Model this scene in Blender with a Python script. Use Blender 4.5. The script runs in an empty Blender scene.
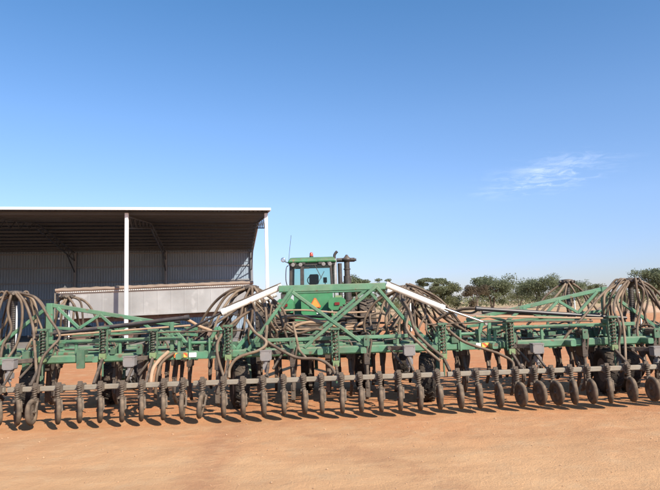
import bpy, math, random
from mathutils import Vector, Matrix, noise
random.seed(7)
S_=bpy.context.scene; COL=S_.collection
V=Vector; rad=math.radians
# ---------------------------------------------------------------- camera maths
FPX=595.; TH=rad(5.85); RHO=rad(1.72); CAM=V((0,0,1.65))
Fw=V((0,math.cos(TH),math.sin(TH))); R0=V((1,0,0)); U0=V((0,-math.sin(TH),math.cos(TH)))
Rt=math.cos(RHO)*R0-math.sin(RHO)*U0; Up=math.sin(RHO)*R0+math.cos(RHO)*U0
ROT=rad(2.75); OX=V((0.17,9.08,0)); EX=V((math.cos(ROT),math.sin(ROT),0)); EY=V((-EX.y,EX.x,0))
def ray(u,v): return Fw*FPX+(u-330)*Rt+(245-v)*Up
def L(u,v,y):
    """measured photo point -> implement coordinates at distance y in front of the press wheel row"""
    d=ray(u,v); t=(y-(CAM-OX).dot(EY))/d.dot(EY); p=CAM+d*t-OX
    return V((p.dot(EX),y,p.z))
def W(u,v,Y):
    d=ray(u,v); return CAM+d*(Y/d.y)
# ---------------------------------------------------------------- mesh builder
class MB:
    def __init__(s): s.v=[]; s.f=[]; s.sm=[]
    def add(s,vs,fs,smooth=False):
        o=len(s.v); s.v+= [tuple(x) for x in vs]; s.f+=[tuple(i+o for i in f) for f in fs]; s.sm+=[smooth]*len(fs); return s
    def prism(s,p,q,prof,up=None,smooth=False,q_prof=None):
        p=V(p); q=V(q); d=(q-p).normalized()
        up=V(up) if up else V((0,0,1))
        if abs(d.dot(up))>.98: up=V((0,1,0))
        a=d.cross(up).normalized(); b=a.cross(d).normalized()
        n=len(prof); q_prof=q_prof or prof
        vs=[p+a*x+b*y for x,y in prof]+[q+a*x+b*y for x,y in q_prof]
        fs=[(i,(i+1)%n,n+(i+1)%n,n+i) for i in range(n)]
        s.add(vs,fs,smooth); s.add([v for v in vs],[tuple(reversed(range(n))),tuple(range(n,2*n))])
        return s
    def bar(s,p,q,w,h,up=None,c=.14):
        k=min(w,h)*c; x=w/2; y=h/2
        return s.prism(p,q,[(-x+k,-y),(x-k,-y),(x,-y+k),(x,y-k),(x-k,y),(-x+k,y),(-x,y-k),(-x,-y+k)],up)
    def box(s,c,sz,rz=0,rx=0,ch=.1):
        M=Matrix.Translation(V(c))@Matrix.Rotation(rz,4,'Z')@Matrix.Rotation(rx,4,'X')
        m=MB(); m.bar((0,-sz[1]/2,0),(0,sz[1]/2,0),sz[0],sz[2],c=ch)
        return s.add([M@V(v) for v in m.v],m.f)
    def cyl(s,p,q,r,r2=None,n=12):
        r2=r if r2 is None else r2
        pr=[(r*math.cos(t*2*math.pi/n),r*math.sin(t*2*math.pi/n)) for t in range(n)]
        pq=[(r2*math.cos(t*2*math.pi/n),r2*math.sin(t*2*math.pi/n)) for t in range(n)]
        return s.prism(p,q,pr,None,True,pq)
    def tube(s,pts,r,n=7,taper=None,cap=True):
        pts=[V(p) for p in pts]; m=len(pts); vs=[]; fs=[]
        d=(pts[1]-pts[0]).normalized(); a=d.orthogonal().normalized()
        for i,p in enumerate(pts):
            d=(pts[min(i+1,m-1)]-pts[max(i-1,0)]).normalized()
            a=(a-d*a.dot(d)).normalized(); b=d.cross(a)
            rr=r if taper is None else r*(1-(1-taper)*i/(m-1))
            for k in range(n):
                t=2*math.pi*k/n; vs.append(p+(a*math.cos(t)+b*math.sin(t))*rr)
        for i in range(m-1):
            for k in range(n):
                fs.append((i*n+k,i*n+(k+1)%n,(i+1)*n+(k+1)%n,(i+1)*n+k))
        s.add(vs,fs,True)
        if cap: s.add(vs[:n]+vs[-n:],[tuple(reversed(range(n))),tuple(range(n,2*n))])
        return s
    def coil(s,p,q,R,r,turns,n=6,seg=10):
        p=V(p); q=V(q); d=(q-p); a=d.normalized().orthogonal().normalized(); b=d.normalized().cross(a)
        N=int(turns*seg)
        return s.tube([p+d*(i/N)+(a*math.cos(2*math.pi*i/seg)+b*math.sin(2*math.pi*i/seg))*R for i in range(N+1)],r,n)
    def lathe(s,c,ax,prof,n=28,smooth=True):
        """prof: list of (axial, radius)"""
        c=V(c); ax=V(ax).normalized(); a=ax.orthogonal().normalized(); b=ax.cross(a); vs=[]; fs=[]
        for x,r in prof:
            for k in range(n):
                t=2*math.pi*k/n; vs.append(c+ax*x+(a*math.cos(t)+b*math.sin(t))*r)
        for i in range(len(prof)-1):
            for k in range(n): fs.append((i*n+k,i*n+(k+1)%n,(i+1)*n+(k+1)%n,(i+1)*n+k))
        s.add(vs,fs,smooth)
        s.add(vs[:n]+vs[-n:],[tuple(reversed(range(n))),tuple(range(n,2*n))]); return s
    def build(s,name,mat,parent=None,loc=None,rz=0,offset=None):
        me=bpy.data.meshes.new(name); me.from_pydata(s.v,[],s.f); me.update()
        for p,k in zip(me.polygons,s.sm): p.use_smooth=k
        me.materials.append(mat); o=bpy.data.objects.new(name,me); COL.objects.link(o)
        if parent: o.parent=parent
        if loc: o.location=loc
        o.rotation_euler.z=rz
        return o
def tag(o,label=None,cat=None,group=None,kind=None):
    if label: o['label']=label
    if cat: o['category']=cat
    if group: o['group']=group
    if kind: o['kind']=kind
    return o
def empty(name,loc=(0,0,0),rz=0):
    o=bpy.data.objects.new(name,None); COL.objects.link(o); o.location=loc; o.rotation_euler.z=rz; o.empty_display_size=.2; return o
def copy_tree(o,parent=None):
    c=o.copy(); COL.objects.link(c)
    if parent: c.parent=parent
    for ch in list(o.children): copy_tree(ch,c)
    return c
def spline(pts,k=6):
    P=[V(p) for p in pts]; P=[P[0]*2-P[1]]+P+[P[-1]*2-P[-2]]; out=[]
    for i in range(1,len(P)-2):
        a,b,c,d=P[i-1:i+3]
        for j in range(k):
            t=j/k; out.append(.5*((2*b)+(c-a)*t+(2*a-5*b+4*c-d)*t*t+(3*b-a-3*c+d)*t**3))
    out.append(P[-2]); return out
# ---------------------------------------------------------------- materials
def mat(name,base,rough=.6,metal=0,var=.25,scale=6,dust=0,dustcol=(.30,.215,.145),bump=0,bscale=40,spec=.5,wear=None,worldc=False):
    m=bpy.data.materials.new(name); m.use_nodes=True; N=m.node_tree.nodes; K=m.node_tree.links
    b=N['Principled BSDF']; b.inputs['Roughness'].default_value=rough; b.inputs['Metallic'].default_value=metal
    b.inputs['Specular IOR Level'].default_value=spec
    tc=N.new('ShaderNodeTexCoord'); nz=N.new('ShaderNodeTexNoise'); nz.inputs['Scale'].default_value=scale; nz.inputs['Detail'].default_value=6; nz.inputs['Roughness'].default_value=.65
    geo=N.new('ShaderNodeNewGeometry')
    src=geo.outputs['Position'] if worldc else tc.outputs['Object']
    K.new(src,nz.inputs['Vector'])
    mx=N.new('ShaderNodeMix'); mx.data_type='RGBA'
    mx.inputs['A'].default_value=(*[c*(1-var) for c in base],1); mx.inputs['B'].default_value=(*[min(1,c*(1+var)) for c in base],1)
    rp=N.new('ShaderNodeMapRange'); rp.inputs['From Min'].default_value=.3; rp.inputs['From Max'].default_value=.7
    K.new(nz.outputs['Fac'],rp.inputs['Value']); K.new(rp.outputs['Result'],mx.inputs['Factor']); col=mx.outputs['Result']
    if wear:
        n3=N.new('ShaderNodeTexNoise'); n3.inputs['Scale'].default_value=scale*2.3; n3.inputs['Detail'].default_value=8; K.new(src,n3.inputs['Vector'])
        r3=N.new('ShaderNodeMapRange'); r3.inputs['From Min'].default_value=.62; r3.inputs['From Max'].default_value=.68; K.new(n3.outputs['Fac'],r3.inputs['Value'])
        m3=N.new('ShaderNodeMix'); m3.data_type='RGBA'; K.new(r3.outputs['Result'],m3.inputs['Factor']); K.new(col,m3.inputs['A']); m3.inputs['B'].default_value=(*wear,1); col=m3.outputs['Result']
    if dust:
        sx=N.new('ShaderNodeSeparateXYZ'); K.new(geo.outputs['Normal'],sx.inputs[0])
        ad=N.new('ShaderNodeMath'); ad.operation='MULTIPLY_ADD'; K.new(sx.outputs['Z'],ad.inputs[0]); ad.inputs[1].default_value=.35; ad.inputs[2].default_value=dust
        n2=N.new('ShaderNodeTexNoise'); n2.inputs['Scale'].default_value=scale*1.7; n2.inputs['Detail'].default_value=7; K.new(src,n2.inputs['Vector'])
        r2=N.new('ShaderNodeMapRange'); r2.inputs['From Min'].default_value=.35; r2.inputs['From Max'].default_value=.65; K.new(n2.outputs['Fac'],r2.inputs['Value'])
        r2.inputs['To Min'].default_value=.4; r2.inputs['To Max'].default_value=1.3
        mu=N.new('ShaderNodeMath'); mu.operation='MULTIPLY'; mu.use_clamp=True; K.new(ad.outputs[0],mu.inputs[0]); K.new(r2.outputs['Result'],mu.inputs[1])
        m2=N.new('ShaderNodeMix'); m2.data_type='RGBA'; K.new(mu.outputs[0],m2.inputs['Factor']); K.new(col,m2.inputs['A']); m2.inputs['B'].default_value=(*dustcol,1); col=m2.outputs['Result']
    K.new(col,b.inputs['Base Color'])
    if bump:
        nb=N.new('ShaderNodeTexNoise'); nb.inputs['Scale'].default_value=bscale; nb.inputs['Detail'].default_value=5; K.new(src,nb.inputs['Vector'])
        bp=N.new('ShaderNodeBump'); bp.inputs['Strength'].default_value=bump; bp.inputs['Distance'].default_value=.01; K.new(nb.outputs['Fac'],bp.inputs['Height']); K.new(bp.outputs[0],b.inputs['Normal'])
    return m
M={}
M['green']=mat('faded_green_paint',(.06,.20,.11),.5,dust=.20,scale=3,wear=(.12,.085,.05),dustcol=(.30,.24,.16),bump=.15,var=.35)
M['green2']=mat('dull_green_paint',(.03,.12,.065),.6,dust=.22,scale=5,wear=(.08,.06,.04),dustcol=(.30,.25,.17))
M['roofgreen']=mat('dirty_tractor_roof_paint',(.035,.20,.075),.55,dust=.16,scale=2.2,dustcol=(.26,.2,.13),wear=(.22,.13,.07))
M['tgreen']=mat('tractor_green_paint',(.035,.21,.08),.4,dust=.14,scale=2,dustcol=(.25,.22,.15))
M['steel']=mat('dusty_grey_steel',(.25,.23,.19),.65,.2,dust=.35,scale=5,dustcol=(.33,.24,.15),bump=.2)
M['dark']=mat('worn_dark_steel',(.055,.045,.04),.6,.4,dust=.22,scale=9,bump=.3)
M['soil']=mat('dirty_steel',(.07,.056,.044),.8,.1,dust=.26,scale=9,bump=.4)
M['spring']=mat('dusty_spring_steel',(.09,.07,.052),.6,.4,dust=.25,scale=20)
M['blackspring']=mat('black_spring_steel',(.03,.035,.03),.5,.3,dust=.15,scale=20)
M['rubber']=mat('dusty_rubber',(.06,.048,.037),.85,dust=.36,scale=7,dustcol=(.27,.19,.125),var=.4,bump=.25,spec=.2)
M['tyre']=mat('dark_tyre_rubber',(.022,.02,.019),.85,dust=.10,scale=5,spec=.2)
M['hose']=mat('dusty_brown_hose',(.09,.058,.036),.65,dust=.20,scale=4,dustcol=(.33,.24,.165),bump=.2,bscale=60,spec=.3)
M['hose2']=mat('pale_tan_hose',(.38,.24,.15),.7,dust=.25,scale=4,dustcol=(.45,.32,.2),spec=.3)
M['hose4']=mat('light_brown_hose',(.15,.10,.062),.7,dust=.25,scale=4,dustcol=(.38,.28,.19),spec=.3)
M['hose3']=mat('dark_brown_hose',(.055,.038,.028),.7,dust=.25,scale=4,spec=.3)
M['black']=mat('black_painted_pipe',(.022,.022,.026),.38,dust=.06,scale=3)
M['white']=mat('white_paint',(.80,.77,.70),.4,dust=.04,scale=3,var=.06,wear=(.5,.36,.24))
M['wsteel']=mat('white_painted_steel',(.80,.80,.78),.5,var=.05,scale=1)
M['grey']=mat('grey_plastic',(.21,.20,.195),.55,dust=.18,scale=8,var=.1)
M['chrome']=mat('polished_rod',(.6,.6,.6),.25,.9,var=.05)
M['plast']=mat('white_plastic',(.75,.73,.68),.5,var=.08)
M['silver']=mat('silver_exhaust',(.55,.52,.47),.35,.7,var=.15)
M['blk']=mat('black_plastic',(.025,.025,.025),.5,dust=.12,scale=5)
M['red']=mat('red_lens',(.16,.02,.015),.25)
M['orange']=mat('orange_reflective_film',(.75,.30,.05),.5,var=.05)
M['yellow']=mat('yellow_reflective_tape',(.8,.55,.05),.45,var=.08)
M['redtape']=mat('red_reflective_tape',(.75,.12,.03),.45,var=.08)
M['beacon']=mat('red_orange_beacon_lens',(.45,.06,.03),.25)
M['yg']=mat('pale_green_block',(.17,.26,.11),.5,dust=.2)
M['tarp']=mat('tan_tarpaulin',(.25,.185,.14),.75,scale=1.2,var=.2,dust=.05,dustcol=(.34,.25,.18))
M['rust']=mat('rust_red_steel',(.10,.045,.035),.7,dust=.3,scale=2)
M['soft']=mat('seat_fabric',(.03,.03,.03),.9)
def glassmat():
    m=bpy.data.materials.new('tinted_cab_glass'); m.use_nodes=True; N=m.node_tree.nodes; K=m.node_tree.links; N.remove(N['Principled BSDF'])
    t=N.new('ShaderNodeBsdfTransparent'); t.inputs[0].default_value=(.66,.84,.80,1); g=N.new('ShaderNodeBsdfGlossy'); g.inputs['Roughness'].default_value=.05
    lw=N.new('ShaderNodeFresnel'); lw.inputs[0].default_value=1.5; mx=N.new('ShaderNodeMixShader'); K.new(lw.outputs[0],mx.inputs[0]); K.new(t.outputs[0],mx.inputs[1]); K.new(g.outputs[0],mx.inputs[2]); K.new(mx.outputs[0],N['Material Output'].inputs[0]); return m
M['glass']=glassmat()
def stripemat():
    m=mat('hazard_stripe_tape',(.8,.5,.05),.45,var=.05); N=m.node_tree.nodes; K=m.node_tree.links; b=N['Principled BSDF']
    geo=N.new('ShaderNodeTexCoord'); sx=N.new('ShaderNodeSeparateXYZ'); K.new(geo.outputs['Object'],sx.inputs[0])
    a=N.new('ShaderNodeMath'); a.operation='ADD'; K.new(sx.outputs['X'],a.inputs[0]); K.new(sx.outputs['Z'],a.inputs[1])
    q=N.new('ShaderNodeMath'); q.operation='MULTIPLY'; K.new(a.outputs[0],q.inputs[0]); q.inputs[1].default_value=-10
    w=N.new('ShaderNodeMath'); w.operation='FRACT'; K.new(q.outputs[0],w.inputs[0])
    g=N.new('ShaderNodeMath'); g.operation='GREATER_THAN'; K.new(w.outputs[0],g.inputs[0]); g.inputs[1].default_value=.5
    mx=N.new('ShaderNodeMix'); mx.data_type='RGBA'; K.new(g.outputs[0],mx.inputs['Factor']); mx.inputs['A'].default_value=(.75,.50,.10,1); mx.inputs['B'].default_value=(.72,.12,.04,1)
    K.new(mx.outputs['Result'],b.inputs['Base Color']); return m
M['stripe']=stripemat()
def groundmat():
    m=bpy.data.materials.new('red_sandy_earth'); m.use_nodes=True; N=m.node_tree.nodes; K=m.node_tree.links; b=N['Principled BSDF']
    b.inputs['Roughness'].default_value=.95; b.inputs['Specular IOR Level'].default_value=.15
    geo=N.new('ShaderNodeNewGeometry'); P=geo.outputs['Position']
    def nz(s,d=6,r=.6,vec=P):
        n=N.new('ShaderNodeTexNoise'); n.inputs['Scale'].default_value=s; n.inputs['Detail'].default_value=d; n.inputs['Roughness'].default_value=r; K.new(vec,n.inputs['Vector']); return n.outputs['Fac']
    def mr(x,a,c,lo=0,hi=1):
        n=N.new('ShaderNodeMapRange'); K.new(x,n.inputs['Value']); n.inputs['From Min'].default_value=a; n.inputs['From Max'].default_value=c; n.inputs['To Min'].default_value=lo; n.inputs['To Max'].default_value=hi; return n.outputs['Result']
    def mix(f,A,B):
        n=N.new('ShaderNodeMix'); n.data_type='RGBA'; K.new(f,n.inputs['Factor'])
        for k,x in (('A',A),('B',B)):
            if isinstance(x,tuple): n.inputs[k].default_value=(*x,1)
            else: K.new(x,n.inputs[k])
        return n.outputs['Result']
    def mt(op,a,c):
        n=N.new('ShaderNodeMath'); n.operation=op
        for i,x in enumerate((a,c)):
            if isinstance(x,(int,float)): n.inputs[i].default_value=x
            else: K.new(x,n.inputs[i])
        return n.outputs[0]
    sx=N.new('ShaderNodeSeparateXYZ'); K.new(P,sx.inputs[0])
    # the trafficked sandy strip in front of the implement, blending into redder earth
    yy=mt('ADD',sx.outputs['Y'],mt('MULTIPLY',mt('SUBTRACT',nz(.7),.5),5))
    red=mr(yy,6.2,10.5)
    c=mix(red,(.71,.405,.20),(.58,.235,.10))
    c=mix(mr(nz(.45,8),.42,.62,0,.5),c,(.56,.30,.145))
    c=mix(mr(nz(2.6,8,.7),.5,.68,0,.45),c,(.68,.45,.25))
    mp=N.new('ShaderNodeMapping'); mp.inputs['Scale'].default_value=(.25,1.6,1); mp.inputs['Rotation'].default_value=(0,0,.12); K.new(P,mp.inputs[0])
    c=mix(mr(nz(1.1,7,.6,mp.outputs[0]),.48,.66,0,.35),c,(.44,.22,.11))
    # wheel track crossing the foreground
    tx=mt('SUBTRACT',sx.outputs['X'],mt('ADD',mt('MULTIPLY',mt('SUBTRACT',sx.outputs['Y'],5),-.07),-1.25)); 
    tk=mt('ABSOLUTE',mt('ADD',tx,mt('MULTIPLY',mt('SUBTRACT',nz(1.5),.5),.25)),0)
    c=mix(mt('MULTIPLY',mr(tk,.12,.36,.5,0),mr(nz(5),.3,.55)),c,(.44,.20,.10))
    ty=mt('SUBTRACT',sx.outputs['X'],mt('ADD',mt('MULTIPLY',mt('SUBTRACT',sx.outputs['Y'],5),-.55),1.35))
    tk=mt('ABSOLUTE',mt('ADD',ty,mt('MULTIPLY',mt('SUBTRACT',nz(1.2),.5),.4)),0)
    c=mix(mt('MULTIPLY',mr(tk,.15,.3,.4,0),mr(nz(4),.4,.6)),c,(.46,.22,.11))
    c=mix(mr(nz(30,6,.85),.56,.70,0,.38),c,(.42,.22,.12))
    c=mix(mr(nz(55,4,.8),.6,.75,0,.5),c,(.74,.56,.38))
    far=mr(sx.outputs['Y'],45,110); dry=mix(mr(nz(.12,6),.4,.6),(.52,.33,.185),(.50,.38,.22)); c=mix(far,c,dry)
    K.new(c,b.inputs['Base Color'])
    h=mt('ADD',mt('MULTIPLY',nz(3.5,8,.65),.035),mt('MULTIPLY',nz(45,5,.75),.020))
    h=mt('ADD',h,mt('MULTIPLY',nz(.8,3),.05))
    bp=N.new('ShaderNodeBump'); bp.inputs['Strength'].default_value=.8; bp.inputs['Distance'].default_value=1; K.new(h,bp.inputs['Height']); K.new(bp.outputs[0],b.inputs['Normal'])
    return m
M['ground']=groundmat()
# ---------------------------------------------------------------- ground
def gh(x,y):
    h=.018*noise.noise(V((x*.9,y*.9,0)))+.010*noise.noise(V((x*2.6,y*2.6,3)))+.004*noise.noise(V((x*8,y*8,5)))
    return (h-.012)*min(1,max(0,(60-y)/40))
def ground():
    xs=[-14+.07*i for i in range(401)]; ys=[1.5+.07*j for j in range(190)]
    lo=[-6000,-1500,-400,-120,-50,-25]; hi=[25,50,120,400,1500,6000]
    X=lo+xs+hi; Y=[-3000,-300,-30,-4]+ys+[16+1.5*k for k in range(40)]+[90,130,200,400,1000,3000,7000]
    vs=[(x,y,gh(x,y) if -14<=x<=14 and 1.5<=y<16 else gh(x,y)*.3) for y in Y for x in X]; n=len(X)
    fs=[(j*n+i,j*n+i+1,(j+1)*n+i+1,(j+1)*n+i) for j in range(len(Y)-1) for i in range(n-1)]
    m=MB(); m.add(vs,fs,True); tag(m.build('ground',M['ground']),kind='structure')
ground()
M['stone']=mat('pale_pebble',(.44,.27,.15),.95,var=.35,scale=1.5,worldc=True)
m=MB(); R=random.Random(3)
for i in range(1900):
    y=3.0+9*R.random()**1.3; x=R.uniform(-.75*y-1,.75*y+1); s=R.choice([.004,.006,.006,.008,.010,.013])*R.uniform(.7,1.3)
    if R.random()<.012: s*=2
    z=gh(x,y)+s*.25
    vs=[V((x,y,z))+V((R.uniform(.7,1.3)*a*s,R.uniform(.7,1.3)*b*s,c*s*.75*R.uniform(.6,1.2))) for a,b,c in ((1,0,0),(0,1,0),(-1,0,0),(0,-1,0),(0,0,1),(0,0,-1))]
    m.add(vs,[(0,1,4),(1,2,4),(2,3,4),(3,0,4),(1,0,5),(2,1,5),(3,2,5),(0,3,5)])
tag(m.build('gravel',M['stone']),'small stones and clods scattered over the sandy foreground','gravel',kind='stuff')
# ---------------------------------------------------------------- the seeder
SE=empty('seeder_bar',OX,ROT)
tag(SE,'wide dusty green air seeder bar with brown hoses and a row of press wheels','seeder')
def P(mb,name,m,parent=SE,label=None,**k):
    o=mb.build(name,m,parent,**k)
    if label: o['label']=label
    return o
# press wheel gang -----------------------------------------------------------
BY=.14; BZ=.555
BAR=[(-7.0,-5.05),(-5.0,-2.36),(-2.28,1.52),(1.58,4.02),(4.08,7.0)]
for a,b in BAR: P(MB().bar((a,BY,BZ),(b,BY,BZ),.075,.075),'press_wheel_bar',M['steel'])
# prototype arm
def arm_proto():
    m=MB()
    m.box((0,0,BZ),(.10,.12,.115)); m.box((0,-.065,BZ+.02),(.065,.03,.15))
    m.cyl((0,-.10,.38),(0,-.10,.59),.023,n=8); m.box((0,-.10,.592),(.062,.065,.022)); m.cyl((0,-.1,.60),(0,-.1,.62),.012,n=8)
    m.box((0,-.09,.405),(.085,.09,.035)); m.bar((0,-.05,.60),(0,-.12,.60),.05,.03)
    arm=P(m,'press_wheel_arm',M['soil'],loc=(0,BY,0))
    c=MB().coil((0,-.10,.41),(0,-.10,.575),.026,.0115,5).build('coil_spring',M['spring'],arm)
    w=MB(); R=.186; t=.036
    w.lathe((0,0,0),(1,0,0),[(-t*.35,R*.60),(-t*.7,R*.66),(-t*.95,R*.80),(-t*.8,R*.91),(-t*.42,R*.985),(0,R),(t*.42,R*.985),(t*.8,R*.91),(t*.95,R*.80),(t*.7,R*.66),(t*.35,R*.60)],30)
    wh=w.build('press_wheel',M['rubber'],arm,loc=(0,-.20,.247))
    h=MB(); h.lathe((0,0,0),(1,0,0),[(-.022,R*.2),(-.008,R*.60),(-.016,R*.665),(.016,R*.665),(.008,R*.60),(.022,R*.2)],24)
    h.cyl((-.05,0,0),(.05,0,0),.022,n=10)
    for k in range(5):
        t_=k*2*math.pi/5; h.cyl((-.022,.05*math.cos(t_),.05*math.sin(t_)),(.022,.05*math.cos(t_),.05*math.sin(t_)),.008,n=6)
    h.build('wheel_hub',M['soil'],arm,loc=(0,-.20,.247))
    f=MB(); f.bar((0,.105,.165),(.052,.075,.135),.03,.012); f.bar((.052,.09,.15),(.052,0,0),.028,.010); f.bar((0,.105,.17),(0,.10,.14),.07,.03)
    f.build('wheel_fork',M['soil'],arm,loc=(0,-.20,.247))
    return arm
proto=arm_proto()
CL=[20.2,37.6,60.6,81.7,101.9,123.8,143,164.5,184,203,223.7,243,263.2,283.4,303.2,321,341,359.4,379,398,417.2,436.2,456.5,474.9,494.2,514.4,532.7,549.3,568,584.9,604.5,624.4,643.7,659.3]
WID=[48,-80,40,38,40,33,33,32,-42,-55,35,36,38,33,44,33,33,38,36,37,44,50,52,54,66,92,98,100,60,78,42,78,104,108]
xs=[L(u,388-(u-60)*.038,BY)[0] for u in CL]
R=random.Random(5)
allx=[(x,w) for x,w in zip(xs,WID)]+[(xs[0]-.29*k,60) for k in range(1,6)]+[(xs[-1]+.29*k,80) for k in range(1,6)]
for i,(x,wd) in enumerate(allx):
    a=proto if i==0 else copy_tree(proto,SE)
    a.location=(x,BY,R.uniform(-.006,.006))
    wp=OX+EX*x; az=math.atan2(wp.x,wp.y)
    phi=math.asin(max(-.95,min(.95,(abs(wd)-30)/142.)))*(1 if wd>0 else -1)
    head=az-phi      # clockwise heading of the wheel plane from +Y
    if i==1: a.location.y-=0
    for ch in a.children:
        n=ch.name.split('.')[0]
        if n in('press_wheel','wheel_hub','wheel_fork'):
            ch.rotation_euler=(R.uniform(-.04,.04),R.uniform(-.03,.03)+(.10 if i==9 else 0),-head-ROT)
            piv=V((0,-.10,0)); off=V((0,-.10,0)); off.rotate(Matrix.Rotation(-head-ROT,3,'Z')); ch.location=(piv.x+off.x,piv.y+off.y,.247)
            if n!='wheel_fork': ch.rotation_euler.x+=R.uniform(0,6)
# frame -----------------------------------------------------------------------
FZ=.92; rows=[.9,1.75,2.6,3.45]
SEC=[(-7.2,-2.5),(-2.05,1.95),(2.40,7.2)]
for r,y in enumerate(rows):
    for a,b in SEC:
        P(MB().bar((a,y,FZ),(b,y,FZ),.11,.13,c=.2),'frame_beam',M['green'])
for x in [-6.6,-5.2,-3.9,-2.6,-1.6,-.35,.35,1.5,2.5,3.8,5.1,6.5]:
    P(MB().bar((x,.6,FZ+.003),(x,3.75,FZ+.003),.09,.09),'cross_member',M['green'])
# upper rails
for a,b,z in ((-5.0,-2.6,1.20),(-1.50,1.12,1.12),(2.55,5.0,1.20)):
    P(MB().bar((a,.88,z),(b,.88,z),.05,.06),'upper_rail',M['green'])
    P(MB().bar((a,2.6,z+.05),(b,2.6,z+.05),.05,.06),'upper_rail',M['green'])
for x,z in ((-4.9,1.17),(-4.3,1.17),(-3.6,1.17),(-2.65,1.17),(-1.3,1.09),(.95,1.09),(2.6,1.17),(3.4,1.17),(4.1,1.17),(4.9,1.17)):
    P(MB().bar((x,.90,.985),(x,.90,z),.045,.045),'rail_upright',M['green'])
# outer wing rear beams again raised section plates
for s,(x0,x1) in ((-1,(-5.3,-4.6)),(1,(4.7,5.3))): pass
# hinge plates between sections
for x in (-2.3,2.15):
    for y in rows[::3]:
        m=MB(); m.box((x-.16,y,1.02),(.03,.2,.34)); m.box((x+.16,y,1.02),(.03,.2,.34)); m.cyl((x-.2,y,1.12),(x+.2,y,1.12),.03); m.box((x,y,.94),(.36,.09,.10))
        P(m,'hinge',M['green'])
# central truss (rear) and its twin further forward
def bp(m,a,b,w,h,y,dy=0): m.bar((a[0],y+dy,a[1]),(b[0],y+dy,b[1]),w,h,up=(0,1,0)); return m
for y in (.9,2.3):
    P(MB().bar((-1.0,y,1.955),(.78,y,1.955),.09,.115),'truss_top_chord',M['green'])
    for k,(a,b) in enumerate([((-.78,1.955),(-1.52,.97)),((-.78,1.90),(.42,.985)),((.62,1.955),(-.60,.985)),((.62,1.955),(1.13,1.33)),((1.13,1.36),(1.52,.96))]):
        P(bp(MB(),a,b,.055,.075,y,-.05+.012*k),'truss_brace',M['green'])
for x in (-.95,.7): P(MB().bar((x,.96,1.955),(x,2.25,1.955),.08,.08),'truss_cross_tube',M['green'])
# small A-frames over the hinges
def quads(lst,y,w=.06):
    for (u1,v1),(u2,v2) in lst:
        P(MB().bar(L(u1,v1,y),L(u2,v2,y),w,w,up=(0,1,0)),'hinge_brace',M['green'])
quads([((217,327),(206,351)),((218,327),(236,350)),((172,322),(172,350)),((175,330),(192,350)),((236,350),(252,330)),((160,331),(174,338)),((441,324),(434,346)),((442,324),(451,345)),((452,345),(436,333)),((489,321),(489,345)),((482,322),(476,345)),((418,335),(436,350))],.97)
# wing trusses
for s in (-1,1):
    y=1.4; c=-.08; X=lambda x:c+s*x
    P(MB().bar((X(4.86),y,.98),(X(4.86),y,1.84),.11,.08),'truss_post',M['green'])
    P(MB().bar((X(4.80),y,1.80),(X(2.35),y,1.33),.05,.07),'wing_truss_chord',M['green'])
    P(MB().bar((X(4.80),y,1.42),(X(2.35),y,1.22),.04,.05),'wing_truss_chord',M['green'])
    zz=[(4.72,1.76,4.35,1.40),(4.35,1.40,4.0,1.62),(4.0,1.62,3.7,1.34),(3.7,1.34,3.35,1.50),(3.35,1.5,3.05,1.29),(3.05,1.29,2.75,1.39)]
    for a,b,a2,b2 in zz: P(MB().bar((X(a),y-.03,b),(X(a2),y-.03,b2),.035,.05),'truss_web',M['green'])
    P(MB().bar((X(4.86),y,1.80),(X(5.9),y,1.0),.05,.06),'wing_truss_chord',M['green'])
    # fold cylinders: black tube with sleeve
    cyl=MB(); cyl.cyl((X(2.45),1.15,1.53),(X(4.2),1.15,1.37),.036); cyl.cyl((X(4.2),1.15,1.37),(X(5.1),1.15,1.29),.028); cyl.cyl((X(2.45),1.15,1.53),(X(2.53),1.15,1.522),.045)
    P(cyl,'fold_cylinder',M['black'])
    cyl=MB(); cyl.cyl((X(2.7),1.62,1.46),(X(5.0),1.62,1.33),.036)
    P(cyl,'fold_cylinder',M['black'])
    P(MB().tube([(X(2.4),1.0,1.40),(X(3.4),1.0,1.355),(X(4.6),1.0,1.30)],.017),'steel_pipe',M['hose2'])
    P(MB().tube([(X(1.5),.7,1.30),(X(2.6),.72,1.31),(X(4.3),.75,1.27)],.012),'steel_pipe',M['hose3'])
# white lift cylinders
def liftcyl(a,b,c,y,rodm):
    A,B,C_=L(*a,y),L(*b,y),L(*c,y+.05); m=MB(); m.cyl(A,B,.052,n=16); d=(B-A).normalized(); m.cyl(B-d*.05,B+d*.02,.06,n=16); m.cyl(A-d*.02,A+d*.04,.058,n=16)
    o=P(m,'lift_cylinder',M['white'])
    r=MB(); r.cyl(B,C_,.020,n=10); r.cyl(C_-V((0,.05,0)),C_+V((0,.05,0)),.035,n=10); r.build('cylinder_rod',rodm,o)
    h=MB().tube([A+V((0,0,.065)),(A+B)/2+V((0,0,.07)),B+V((0,0,.07))],.010); h.build('feed_pipe',M['hose3'],o)
liftcyl((281,287),(223,312),(183,332),.95,M['black'])
liftcyl((387,285),(443,308),(486,323),.95,M['chrome'])
liftcyl((388,291),(434,307),(455,315),2.1,M['chrome'])
liftcyl((275,294),(235,313),(212,322),2.1,M['chrome'])
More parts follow.
